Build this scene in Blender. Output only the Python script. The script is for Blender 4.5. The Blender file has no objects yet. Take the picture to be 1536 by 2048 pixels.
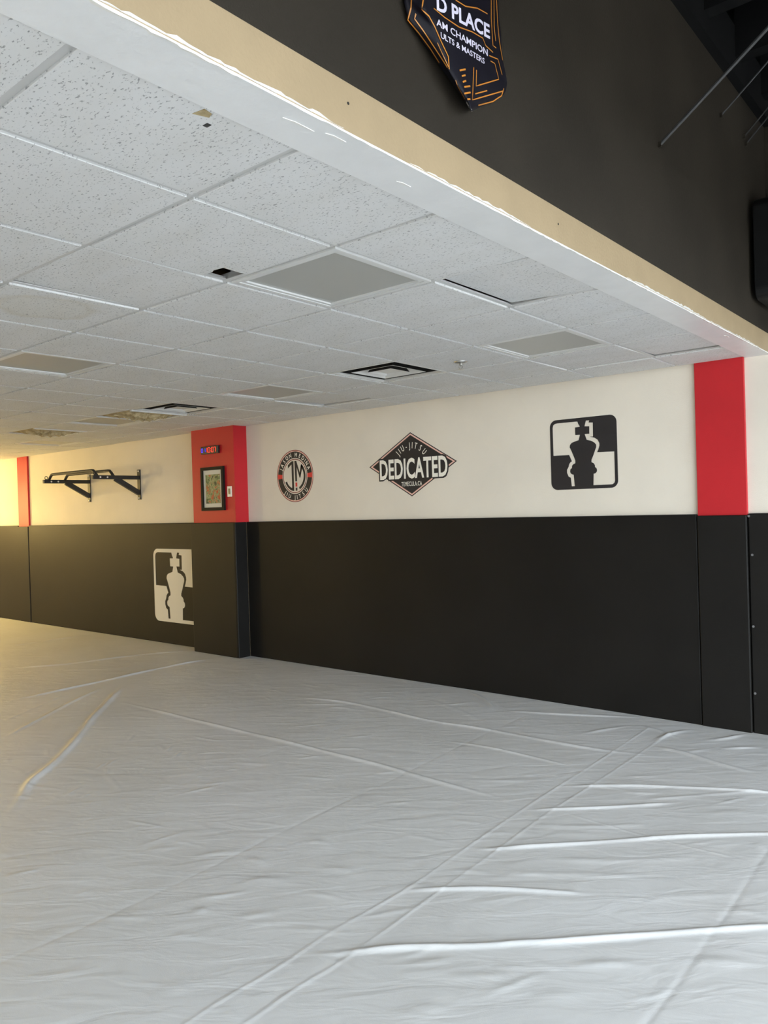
import bpy, bmesh, math, random
import numpy as np
from mathutils import Vector, Matrix
random.seed(7)
PI = math.pi
scene = bpy.context.scene
C = scene.collection

CAM = {'r': [0.767169, 0.640759, -0.029651], 'u': [0.019153, 0.023322, 0.999545], 'f': [-0.641158, 0.767388, -0.005619], 'F': 1542.6854093839288}
RIDGES = [(0.0152, 0.0255, [(-4.2, 1.789), (-4.26, 1.869), (-4.467, 2.033), (-4.644, 2.154), (-4.801, 2.347), (-5.063, 2.618), (-5.413, 2.919), (-5.706, 3.163), (-6.113, 3.555), (-6.604, 4.001)]),
 (0.0095, 0.0179, [(-6.024, 3.573), (-5.194, 3.573), (-4.587, 3.584), (-3.828, 3.596), (-3.073, 3.606), (-2.802, 3.581), (-2.493, 3.571), (-2.081, 3.576)]),
 (0.0095, 0.0179, [(-4.94, 4.483), (-4.386, 4.642), (-3.915, 4.614), (-3.436, 4.561), (-3.055, 4.615), (-2.593, 4.613), (-2.149, 4.62), (-1.702, 4.749)]),
 (0.0095, 0.0141, [(-2.05, 3.912), (-1.714, 4.149), (-1.373, 4.351), (-1.102, 4.462), (-0.959, 4.519)]),
 (0.0082, 0.0128, [(-2.033, 3.502), (-1.745, 3.733), (-1.434, 4.054)]),
 (0.0032, 0.016, [(-1.614, 3.968), (-1.344, 4.255), (-1.111, 4.5)]),
 (0.0109, 0.0141, [(-2.031, 2.914), (-1.915, 3.031), (-1.616, 3.313), (-1.363, 3.577), (-1.14, 3.773), (-0.972, 3.915), (-0.82, 4.045)]),
 (0.0095, 0.0128, [(-2.033, 2.464), (-1.761, 2.681), (-1.498, 2.833), (-1.38, 2.906)]),
 (0.0129, 0.0154, [(-2.023, 1.882), (-1.895, 2.005), (-1.814, 2.098), (-1.535, 2.327), (-1.439, 2.427), (-1.367, 2.48), (-1.134, 2.708), (-0.932, 2.909), (-0.769, 3.064), (-0.624, 3.202)]),
 (0.0032, 0.016, [(-2.229, 1.961), (-2.051, 2.064), (-1.942, 2.112)]),
 (0.0095, 0.016, [(-3.153, 5.118), (-2.836, 5.207), (-2.484, 5.357), (-2.097, 5.567)]),
 (0.0082, 0.0192, [(-1.897, 4.892), (-1.685, 4.878), (-1.413, 4.761), (-1.216, 4.742)]),
 (0.0082, 0.0141, [(-1.547, 5.069), (-1.294, 5.268)]),
 (0.0068, 0.0141, [(-3.062, 4.226), (-2.782, 4.286), (-2.402, 4.266), (-2.106, 4.246)]),
 (0.0068, 0.0192, [(-2.404, 4.838), (-2.282, 5.091), (-2.165, 5.288)]),
 (0.0082, 0.0192, [(-2.17, 5.285), (-2.015, 5.271), (-1.884, 5.19), (-1.771, 5.132)]),
 (0.0082, 0.0192, [(-1.698, 5.156), (-1.562, 5.301), (-1.488, 5.486), (-1.387, 5.582)]),
 (0.0082, 0.0192, [(-1.758, 5.415), (-1.861, 5.318), (-1.918, 5.099), (-1.912, 4.907)]),
 (0.0032, 0.02, [(-2.532, 3.689), (-2.336, 3.807), (-2.112, 3.984)]),
 (0.0024, 0.0176, [(-2.316, 3.142), (-2.203, 3.2), (-2.07, 3.244)]),
 (0.0024, 0.016, [(-1.907, 3.231), (-1.994, 3.19), (-2.062, 3.119)]),
 (0.0024, 0.016, [(-2.396, 2.878), (-2.254, 2.932), (-2.072, 2.962)]),
 (0.0076, 0.0187, [(-5.709, 2.45), (-6.014, 2.872), (-6.381, 3.381), (-6.673, 3.86)]),
 (0.0133, 0.0255, [(-6.87, 2.959), (-6.85, 3.512), (-6.891, 4.177), (-6.919, 4.78), (-6.857, 5.32)]),
 (0.0095, 0.0255, [(-8.426, 3.64), (-8.004, 4.112), (-7.866, 4.776), (-7.493, 5.421)]),
 (0.0095, 0.0255, [(-9.799, 4.241), (-9.781, 4.868), (-9.677, 5.512)]),
 (0.0024, 0.016, [(-6.198, 2.664), (-6.38, 2.987), (-6.676, 3.445)]),
 (0.0024, 0.02, [(-7.766, 3.962), (-7.344, 4.282), (-7.156, 4.634)]),
 (0.0068, 0.0192, [(-3.965, 5.587), (-3.474, 5.373), (-3.194, 5.09)]),
 (0.0032, 0.024, [(-3.799, 5.064), (-3.346, 4.903), (-3.125, 4.769)]),
 (-0.0008, 0.0126, [(-3.793, 1.611), (-3.82, 2.143), (-3.853, 2.813), (-3.855, 3.645), (-3.868, 4.557)]),
 (-0.0012, 0.014, [(-2.86, 1.202), (-2.835, 1.576), (-2.843, 2.06), (-2.875, 2.702), (-2.88, 3.375), (-2.894, 3.676), (-2.918, 4.193), (-2.926, 5.064)]),
 (-0.0014, 0.0112, [(-0.923, 2.191), (-0.921, 2.276), (-0.912, 2.465), (-0.917, 2.858), (-0.911, 3.147), (-0.928, 3.579), (-0.928, 3.731)]),
 (0.0018, 0.0078, [(-1.913, 3.589), (-1.474, 3.552), (-1.24, 3.554), (-0.936, 3.573)]),
 (0.0018, 0.0078, [(-2.044, 1.353), (-2.046, 1.409), (-2.051, 1.569), (-2.032, 1.771), (-2.047, 2.033), (-2.021, 2.347), (-2.013, 2.585), (-2.031, 2.914), (-2.048, 3.517), (-2.05, 3.912), (-2.047, 4.397), (-2.058, 5.004), (-2.062, 5.283)]),
 (0.0018, 0.0078, [(-1.896, 1.484), (-1.896, 1.524), (-1.902, 1.765), (-1.879, 1.923), (-1.887, 2.186), (-1.895, 2.515), (-1.899, 2.899), (-1.923, 3.501), (-1.904, 4.081), (-1.9, 4.612), (-1.902, 5.178)]),
 (0.0028, 0.016, [(-3.972, 2.384), (-4.478, 2.538), (-4.474, 2.485)]),
 (0.0028, 0.0112, [(-4.518, 2.51), (-4.614, 2.652)]),
 (0.0028, 0.0112, [(-4.496, 2.548), (-4.616, 2.736)]),
 (0.0024, 0.0096, [(-4.861, 2.93), (-5.025, 3.12)]),
 (0.0024, 0.0112, [(-4.245, 2.171), (-4.314, 2.306)]),
 (0.0024, 0.0112, [(-4.136, 2.202), (-4.18, 2.303)]),
 (0.0024, 0.0112, [(-4.78, 2.163), (-4.886, 2.334)]),
 (0.0024, 0.0112, [(-4.45, 2.975), (-4.55, 3.103)]),
 (0.0024, 0.0112, [(-4.3, 2.929), (-4.391, 3.079)]),
 (0.0028, 0.016, [(-3.531, 1.496), (-3.487, 1.587), (-3.457, 1.668)]),
 (0.0024, 0.0144, [(-3.103, 1.605), (-3.085, 1.697)]),
 (0.0032, 0.024, [(-2.626, 2.052), (-2.591, 2.188), (-2.426, 2.254)]),
 (0.0032, 0.024, [(-2.755, 2.213), (-2.757, 2.303), (-2.626, 2.277)]),
 (0.0032, 0.024, [(-2.684, 2.518), (-2.646, 2.614), (-2.512, 2.577)]),
 (0.0032, 0.024, [(-2.464, 2.367), (-2.355, 2.476), (-2.224, 2.43)]),
 (0.0032, 0.02, [(-2.593, 1.825), (-2.577, 1.862), (-2.529, 1.874)]),
 (0.0032, 0.02, [(-2.375, 1.874), (-2.279, 1.968), (-2.172, 2.025)]),
 (0.0032, 0.028, [(-2.285, 1.441), (-2.229, 1.5), (-2.139, 1.535)]),
 (0.0032, 0.024, [(-1.615, 2.051), (-1.446, 2.161), (-1.299, 2.306)]),
 (0.0032, 0.028, [(-1.28, 2.138), (-1.216, 2.219), (-1.096, 2.294)]),
 (0.0028, 0.024, [(-1.555, 1.867), (-1.487, 1.934), (-1.398, 1.972)]),
 (0.0061, 0.0192, [(-1.252, 2.396), (-1.095, 2.532), (-1.017, 2.555)]),
 (0.0032, 0.028, [(-0.96, 2.634), (-0.83, 2.75), (-0.708, 2.806)]),
 (0.0028, 0.024, [(-1.664, 3.071), (-1.395, 3.255), (-1.145, 3.48)]),
 (0.0028, 0.024, [(-1.78, 2.84), (-1.428, 3.07), (-1.252, 3.173)]),
 (0.0032, 0.024, [(-1.27, 2.953), (-1.037, 3.14), (-0.888, 3.285)]),
 (0.0028, 0.024, [(-1.94, 3.337), (-1.671, 3.495), (-1.454, 3.702)]),
 (0.0028, 0.0224, [(-1.334, 3.923), (-1.15, 4.118), (-1.029, 4.157)])]
GOLD = [[(1.704, 3.027), (1.702, 2.977), (1.699, 2.953), (1.683, 2.913), (1.733, 2.899), (1.783, 2.88), (1.826, 2.857)],
 [(1.721, 2.948), (1.714, 2.931), (1.751, 2.917), (1.81, 2.889), (1.867, 2.861)],
 [(1.76, 3.055), (1.757, 3.003), (1.749, 2.973), (1.783, 2.97), (1.809, 2.953), (1.838, 2.925), (1.873, 2.896), (1.876, 2.86)],
 [(1.92, 3.082), (1.973, 3.089), (2.04, 3.115), (2.098, 3.125)],
 [(1.807, 3.004), (1.86, 3.003), (1.935, 3.009), (2.005, 3.027), (2.066, 3.035), (2.081, 3.019), (2.124, 3.016)],
 [(2.125, 3.239), (2.122, 3.18), (2.119, 3.121), (2.125, 3.038), (2.144, 3.039)],
 [(2.142, 3.247), (2.139, 3.188), (2.136, 3.101), (2.142, 3.06)],
 [(2.159, 3.256), (2.155, 3.196), (2.157, 3.124), (2.165, 3.07), (2.182, 3.016)],
 [(2.101, 2.996), (2.153, 3.007), (2.176, 2.967)],
 [(2.108, 2.982), (2.133, 2.985), (2.155, 2.944), (2.019, 2.868), (2.024, 2.919)],
 [(2.009, 2.921), (1.996, 2.817), (2.179, 2.916)],
 [(2.013, 2.842), (2.082, 2.879)],
 [(2.029, 2.813), (2.115, 2.858), (2.169, 2.897), (2.185, 2.927)],
 [(1.908, 2.841), (1.916, 2.828), (1.954, 2.804)],
 [(1.82, 2.912), (1.837, 2.896), (1.872, 2.866)],
 [(1.931, 2.879), (1.963, 2.896)],
 [(1.942, 2.867), (1.962, 2.878)],
 [(1.946, 2.851), (1.964, 2.862)],
 [(1.953, 2.839), (1.986, 2.855)],
 [(1.952, 2.819), (1.987, 2.836)],
 [(1.953, 2.802), (1.984, 2.815)]]
KING_A = [(0.111, 0.953), (0.428, 0.951), (0.441, 0.914), (0.461, 0.885), (0.461, 0.873), (0.39, 0.871), (0.392, 0.764), (0.462, 0.762), (0.439, 0.687), (0.385, 0.674), (0.334, 0.658), (0.307, 0.631), (0.3, 0.598), (0.327, 0.542), (0.359, 0.464), (0.381, 0.405), (0.379, 0.367), (0.348, 0.354), (0.329, 0.333), (0.327, 0.302), (0.305, 0.289), (0.296, 0.26), (0.303, 0.231), (0.325, 0.213), (0.35, 0.207), (0.363, 0.045), (0.316, 0.045), (0.305, 0.167), (0.271, 0.185), (0.249, 0.238), (0.249, 0.28), (0.274, 0.32), (0.285, 0.36), (0.309, 0.389), (0.329, 0.398), (0.289, 0.489), (0.044, 0.493), (0.043, 0.891), (0.053, 0.929), (0.079, 0.947)]
KING_B = [(0.557, 0.953), (0.607, 0.951), (0.596, 0.922), (0.658, 0.916), (0.656, 0.722), (0.605, 0.722), (0.674, 0.705), (0.721, 0.673), (0.745, 0.625), (0.747, 0.593), (0.729, 0.538), (0.71, 0.5), (0.957, 0.494), (0.957, 0.096), (0.948, 0.069), (0.922, 0.049), (0.893, 0.047), (0.642, 0.047), (0.649, 0.204), (0.676, 0.211), (0.696, 0.231), (0.701, 0.254), (0.694, 0.28), (0.672, 0.298), (0.671, 0.325), (0.654, 0.351), (0.622, 0.369), (0.624, 0.402), (0.654, 0.465), (0.681, 0.533), (0.698, 0.573), (0.698, 0.605), (0.676, 0.634), (0.629, 0.664), (0.56, 0.684), (0.533, 0.765), (0.602, 0.765), (0.604, 0.869), (0.533, 0.874), (0.546, 0.92)]

# ------------------------------------------------------------------ camera
cd = bpy.data.cameras.new('camera')
cam = bpy.data.objects.new('camera', cd)
C.objects.link(cam)
cd.sensor_fit = 'VERTICAL'
cd.sensor_height = 36.0
cd.lens = CAM['F'] / 2048 * 36.0
cd.clip_start = 0.05
r_, u_, f_ = CAM['r'], CAM['u'], CAM['f']
cam.matrix_world = Matrix(((r_[0], u_[0], -f_[0], 0), (r_[1], u_[1], -f_[1], 0), (r_[2], u_[2], -f_[2], 1.589), (0, 0, 0, 1)))
scene.camera = cam

# ------------------------------------------------------------------ light
WIN_X = 3.4          # storefront glazing, right of the photographer
world = bpy.data.worlds.new('world')
scene.world = world
world.use_nodes = True
bg = world.node_tree.nodes['Background']
bg.inputs[0].default_value = (0.87, 0.91, 1.0, 1)
bg.inputs[1].default_value = 20.8
def area(name, loc, rot, sx, sy, portal=False, power=0, col=(1, 1, 1)):
    l = bpy.data.lights.new(name, 'AREA')
    l.shape = 'RECTANGLE'; l.size = sx; l.size_y = sy
    o = bpy.data.objects.new(name, l); C.objects.link(o)
    o.location = loc; o.rotation_euler = rot
    if portal: l.cycles.is_portal = True
    else: l.energy = power; l.color = col
    return o
area('window_portal', (WIN_X - 0.06, 0.8, 1.5), (0, PI/2, 0), 2.9, 9.4, portal=True)
scene.view_settings.view_transform = 'Standard'
scene.view_settings.look = 'None'
scene.view_settings.gamma = 1.0
scene.view_settings.use_curve_mapping = False
scene.view_settings.exposure = 0.0

# ------------------------------------------------------------------ materials
MATS = {}
def mat(name, col, rough=0.6, spec=0.5, metal=0.0, var=0.0, vscale=4.0, bump=0.0, bscale=60.0, emit=None, estr=0.0, var2=None):
    m = bpy.data.materials.new(name); m.use_nodes = True
    nt = m.node_tree; b = nt.nodes['Principled BSDF']
    b.inputs['Base Color'].default_value = (*col, 1)
    b.inputs['Roughness'].default_value = rough
    b.inputs['Specular IOR Level'].default_value = spec
    b.inputs['Metallic'].default_value = metal
    geo = nt.nodes.new('ShaderNodeNewGeometry')
    if var > 0:
        n = nt.nodes.new('ShaderNodeTexNoise'); n.inputs['Scale'].default_value = vscale
        n.inputs['Detail'].default_value = 5
        nt.links.new(geo.outputs['Position'], n.inputs['Vector'])
        r = nt.nodes.new('ShaderNodeValToRGB')
        c2 = var2 or tuple(c * (1 - var) for c in col)
        r.color_ramp.elements[0].position = 0.35; r.color_ramp.elements[0].color = (*c2, 1)
        r.color_ramp.elements[1].position = 0.62; r.color_ramp.elements[1].color = (*col, 1)
        nt.links.new(n.outputs['Fac'], r.inputs['Fac'])
        nt.links.new(r.outputs['Color'], b.inputs['Base Color'])
    if bump > 0:
        n2 = nt.nodes.new('ShaderNodeTexNoise'); n2.inputs['Scale'].default_value = bscale
        n2.inputs['Detail'].default_value = 4
        nt.links.new(geo.outputs['Position'], n2.inputs['Vector'])
        bp = nt.nodes.new('ShaderNodeBump'); bp.inputs['Strength'].default_value = bump
        bp.inputs['Distance'].default_value = 0.01
        nt.links.new(n2.outputs['Fac'], bp.inputs['Height'])
        nt.links.new(bp.outputs['Normal'], b.inputs['Normal'])
    if emit:
        b.inputs['Emission Color'].default_value = (*emit, 1)
        b.inputs['Emission Strength'].default_value = estr
    MATS[name] = m
    return m

mat('white_wall', (0.785, 0.72, 0.62), 0.65, 0.3, var=0.05, vscale=2.2, bump=0.12, bscale=180)
mat('red_paint', (0.52, 0.013, 0.020), 0.5, 0.4, var=0.06, vscale=3, bump=0.1, bscale=160)
mat('pad_black', (0.0095, 0.0085, 0.0075), 0.5, 0.2, var=0.25, vscale=1.6, bump=0.08, bscale=300)
mat('header_black', (0.034, 0.0275, 0.020), 0.7, 0.2, var=0.2, vscale=2.5, bump=0.15, bscale=120)
mat('tan_paint', (0.40, 0.30, 0.18), 0.55, 0.3, var=0.06, vscale=6, bump=0.12, bscale=90)
mat('soffit_white', (0.80, 0.80, 0.80), 0.4, 0.5, var=0.05, vscale=7, bump=0.15, bscale=40)
mat('bead_white', (0.9, 0.88, 0.84), 0.25, 0.6)
mat('deck_black', (0.004, 0.004, 0.004), 0.85, 0.2, var=0.3, vscale=3)
mat('joist_black', (0.0045, 0.0045, 0.0045), 0.8, 0.2, var=0.3, vscale=5)
mat('wire_grey', (0.045, 0.045, 0.045), 0.5, 0.4)
mat('tee_white', (0.58, 0.575, 0.565), 0.45, 0.4)
mat('light_frame', (0.72, 0.72, 0.71), 0.4, 0.5)
mat('light_lens', (0.44, 0.44, 0.415), 0.35, 0.4, bump=0.06, bscale=400)
mat('vent_white', (0.72, 0.71, 0.69), 0.4, 0.4)
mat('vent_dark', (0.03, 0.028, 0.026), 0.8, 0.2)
mat('chrome', (0.55, 0.54, 0.52), 0.3, 0.5, metal=1.0)
mat('insulation', (0.56, 0.46, 0.28), 0.95, 0.1, var=0.6, vscale=22, var2=(0.36, 0.28, 0.15), bump=0.6, bscale=50)
mat('black_metal', (0.022, 0.021, 0.020), 0.42, 0.4)
mat('bolt_metal', (0.75, 0.72, 0.66), 0.3, 0.5)
mat('screw_dark', (0.16, 0.16, 0.16), 0.4, 0.5)
mat('vinyl_black', (0.026, 0.023, 0.024), 0.5, 0.3)
mat('vinyl_white', (0.66, 0.63, 0.56), 0.5, 0.3)
mat('vinyl_pink', (0.80, 0.50, 0.42), 0.5, 0.3)
mat('vinyl_red', (0.66, 0.045, 0.04), 0.5, 0.3)
mat('vinyl_maroon', (0.20, 0.035, 0.03), 0.5, 0.3)
mat('logo_cream', (0.90, 0.86, 0.77), 0.5, 0.3)
mat('frame_black', (0.012, 0.011, 0.009), 0.6, 0.15)
mat('frame_mount', (0.70, 0.68, 0.60), 0.7, 0.2)
mat('plate_white', (0.82, 0.80, 0.76), 0.35, 0.5)
mat('clock_black', (0.012, 0.011, 0.012), 0.3, 0.5)
mat('led_red', (0.3, 0.01, 0.01), 0.4, emit=(1.0, 0.03, 0.025), estr=2.2)
mat('led_blue', (0.02, 0.01, 0.3), 0.4, emit=(0.05, 0.02, 1.0), estr=2.2)
mat('banner_black', (0.007, 0.006, 0.011), 0.55, 0.22)
mat('banner_gold', (0.62, 0.24, 0.035), 0.35, 0.5)
mat('banner_text', (0.74, 0.70, 0.84), 0.5, 0.3)
mat('hem_white', (0.75, 0.74, 0.74), 0.4, 0.5)
mat('speaker_black', (0.006, 0.006, 0.006), 0.5, 0.3)
mat('mullion', (0.10, 0.10, 0.105), 0.4, 0.5)
mat('asphalt', (0.22, 0.21, 0.20), 0.9, 0.2, var=0.2, vscale=3)
mat('brass', (0.5, 0.38, 0.2), 0.35, 0.5, metal=1.0)
mat('lamp_globe', (0.85, 0.78, 0.6), 0.8, 0.2, emit=(1.0, 0.72, 0.25), estr=5)

def glass_mat():
    m = bpy.data.materials.new('window_glass'); m.use_nodes = True
    nt = m.node_tree; nt.nodes.clear()
    o = nt.nodes.new('ShaderNodeOutputMaterial'); mx = nt.nodes.new('ShaderNodeMixShader')
    t = nt.nodes.new('ShaderNodeBsdfTransparent'); g = nt.nodes.new('ShaderNodeBsdfGlossy')
    t.inputs['Color'].default_value = (0.93, 0.96, 0.95, 1); g.inputs['Roughness'].default_value = 0.02
    mx.inputs['Fac'].default_value = 0.07
    nt.links.new(t.outputs[0], mx.inputs[1]); nt.links.new(g.outputs[0], mx.inputs[2]); nt.links.new(mx.outputs[0], o.inputs[0])
    MATS['window_glass'] = m
glass_mat()

def tile_mat():
    m = mat('ceiling_tile', (0.72, 0.715, 0.70), 0.85, 0.15)
    nt = m.node_tree; b = nt.nodes['Principled BSDF']
    tc = nt.nodes.new('ShaderNodeTexCoord'); oi = nt.nodes.new('ShaderNodeObjectInfo')
    mp = nt.nodes.new('ShaderNodeVectorMath'); mp.operation = 'MULTIPLY_ADD'
    mp.inputs[1].default_value = (0.9, 1.9, 1.0)
    cmb = nt.nodes.new('ShaderNodeCombineXYZ')
    ml = nt.nodes.new('ShaderNodeMath'); ml.operation = 'MULTIPLY'; ml.inputs[1].default_value = 37.0
    nt.links.new(oi.outputs['Random'], ml.inputs[0])
    nt.links.new(ml.outputs[0], cmb.inputs[0]); nt.links.new(ml.outputs[0], cmb.inputs[1])
    nt.links.new(tc.outputs['Object'], mp.inputs[0]); nt.links.new(cmb.outputs[0], mp.inputs[2])
    n = nt.nodes.new('ShaderNodeTexNoise'); n.inputs['Scale'].default_value = 88; n.inputs['Detail'].default_value = 2.5
    n.inputs['Roughness'].default_value = 0.62
    nt.links.new(mp.outputs[0], n.inputs['Vector'])
    r = nt.nodes.new('ShaderNodeValToRGB')
    r.color_ramp.elements[0].position = 0.33; r.color_ramp.elements[0].color = (0.34, 0.34, 0.345, 1)
    r.color_ramp.elements[1].position = 0.40; r.color_ramp.elements[1].color = (0.72, 0.72, 0.72, 1)
    nt.links.new(n.outputs['Fac'], r.inputs['Fac'])
    # faint ageing over whole tiles
    n3 = nt.nodes.new('ShaderNodeTexNoise'); n3.inputs['Scale'].default_value = 3.0
    nt.links.new(mp.outputs[0], n3.inputs['Vector'])
    mx = nt.nodes.new('ShaderNodeMixRGB'); mx.blend_type = 'MULTIPLY'; mx.inputs['Fac'].default_value = 1.0
    r3 = nt.nodes.new('ShaderNodeValToRGB')
    r3.color_ramp.elements[0].position = 0.3; r3.color_ramp.elements[0].color = (0.95, 0.945, 0.93, 1)
    r3.color_ramp.elements[1].position = 0.6; r3.color_ramp.elements[1].color = (1, 1, 1, 1)
    nt.links.new(n3.outputs['Fac'], r3.inputs['Fac'])
    nt.links.new(r.outputs['Color'], mx.inputs[1]); nt.links.new(r3.outputs['Color'], mx.inputs[2])
    nt.links.new(mx.outputs['Color'], b.inputs['Base Color'])
    bp = nt.nodes.new('ShaderNodeBump'); bp.inputs['Strength'].default_value = 0.35; bp.inputs['Distance'].default_value = 0.004
    nt.links.new(r.outputs['Color'], bp.inputs['Height']); nt.links.new(bp.outputs['Normal'], b.inputs['Normal'])
    return m
tile_mat()

def stain_mat():
    """the same tile with a brown water ring"""
    m = MATS['ceiling_tile'].copy(); m.name = 'ceiling_tile_stained'; MATS['stained_tile'] = m
    nt = m.node_tree; b = nt.nodes['Principled BSDF']
    src = b.inputs['Base Color'].links[0].from_socket
    tc = nt.nodes.new('ShaderNodeTexCoord')
    n = nt.nodes.new('ShaderNodeTexNoise'); n.inputs['Scale'].default_value = 6
    nt.links.new(tc.outputs['Object'], n.inputs['Vector'])
    off = nt.nodes.new('ShaderNodeVectorMath'); off.operation = 'SUBTRACT'; off.inputs[1].default_value = (0.05, -0.02, 0)
    nt.links.new(tc.outputs['Object'], off.inputs[0])
    ln = nt.nodes.new('ShaderNodeVectorMath'); ln.operation = 'LENGTH'
    nt.links.new(off.outputs[0], ln.inputs[0])
    ad = nt.nodes.new('ShaderNodeMath'); ad.operation = 'MULTIPLY_ADD'; ad.inputs[1].default_value = 0.14
    nt.links.new(n.outputs['Fac'], ad.inputs[0]); nt.links.new(ln.outputs['Value'], ad.inputs[2])
    r = nt.nodes.new('ShaderNodeValToRGB')
    e = r.color_ramp.elements
    e[0].position = 0.0; e[0].color = (0.97, 0.96, 0.93, 1)
    e[1].position = 0.30; e[1].color = (1, 1, 1, 1)
    k = e.new(0.23); k.color = (0.965, 0.95, 0.91, 1)
    k = e.new(0.265); k.color = (0.915, 0.885, 0.82, 1)
    nt.links.new(ad.outputs[0], r.inputs['Fac'])
    mx = nt.nodes.new('ShaderNodeMixRGB'); mx.blend_type = 'MULTIPLY'; mx.inputs['Fac'].default_value = 1
    nt.links.new(src, mx.inputs[1]); nt.links.new(r.outputs['Color'], mx.inputs[2])
    nt.links.new(mx.outputs['Color'], b.inputs['Base Color'])
stain_mat()

def floor_mat():
    m = mat('mat_cover', (0.70, 0.70, 0.685), 0.42, 0.45)
    nt = m.node_tree; b = nt.nodes['Principled BSDF']
    geo = nt.nodes.new('ShaderNodeNewGeometry')
    n = nt.nodes.new('ShaderNodeTexNoise'); n.inputs['Scale'].default_value = 1.3; n.inputs['Detail'].default_value = 6
    nt.links.new(geo.outputs['Position'], n.inputs['Vector'])
    r = nt.nodes.new('ShaderNodeValToRGB')
    r.color_ramp.elements[0].position = 0.3; r.color_ramp.elements[0].color = (0.54, 0.535, 0.525, 1)
    r.color_ramp.elements[1].position = 0.65; r.color_ramp.elements[1].color = (0.60, 0.60, 0.60, 1)
    nt.links.new(n.outputs['Fac'], r.inputs['Fac']); nt.links.new(r.outputs['Color'], b.inputs['Base Color'])
    rot = nt.nodes.new('ShaderNodeVectorRotate'); rot.rotation_type = 'Z_AXIS'; rot.inputs['Angle'].default_value = -0.69
    nt.links.new(geo.outputs['Position'], rot.inputs['Vector'])
    sc = nt.nodes.new('ShaderNodeVectorMath'); sc.operation = 'MULTIPLY'; sc.inputs[1].default_value = (3.4, 10.0, 1.0)
    nt.links.new(rot.outputs[0], sc.inputs[0])
    w = nt.nodes.new('ShaderNodeTexNoise'); w.inputs['Scale'].default_value = 1.0; w.inputs['Detail'].default_value = 3
    w.inputs['Distortion'].default_value = 0.8
    nt.links.new(sc.outputs[0], w.inputs['Vector'])
    bp = nt.nodes.new('ShaderNodeBump'); bp.inputs['Strength'].default_value = 0.24; bp.inputs['Distance'].default_value = 0.02
    nt.links.new(w.outputs['Fac'], bp.inputs['Height'])
    f = nt.nodes.new('ShaderNodeTexNoise'); f.inputs['Scale'].default_value = 260
    nt.links.new(geo.outputs['Position'], f.inputs['Vector'])
    b2 = nt.nodes.new('ShaderNodeBump'); b2.inputs['Strength'].default_value = 0.12; b2.inputs['Distance'].default_value = 0.002
    nt.links.new(f.outputs['Fac'], b2.inputs['Height']); nt.links.new(bp.outputs['Normal'], b2.inputs['Normal'])
    nt.links.new(b2.outputs['Normal'], b.inputs['Normal'])
floor_mat()

def art_mat():
    m = mat('print_art', (0.4, 0.4, 0.3), 0.5, 0.3)
    nt = m.node_tree; b = nt.nodes['Principled BSDF']
    tc = nt.nodes.new('ShaderNodeTexCoord')
    n = nt.nodes.new('ShaderNodeTexNoise'); n.inputs['Scale'].default_value = 10; n.inputs['Detail'].default_value = 3; n.inputs['Distortion'].default_value = 1.8
    nt.links.new(tc.outputs['Object'], n.inputs['Vector'])
    r = nt.nodes.new('ShaderNodeValToRGB'); r.color_ramp.interpolation = 'EASE'
    e = r.color_ramp.elements
    e[0].position = 0.34; e[0].color = (0.05, 0.045, 0.03, 1)
    e[1].position = 0.63; e[1].color = (0.45, 0.08, 0.03, 1)
    for p, c in ((0.40, (0.10, 0.13, 0.05)), (0.46, (0.22, 0.27, 0.12)), (0.51, (0.42, 0.38, 0.24)), (0.54, (0.12, 0.14, 0.06)), (0.585, (0.45, 0.22, 0.09))):
        k = e.new(p); k.color = (*c, 1)
    nt.links.new(n.outputs['Fac'], r.inputs['Fac']); nt.links.new(r.outputs['Color'], b.inputs['Base Color'])
art_mat()

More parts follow.
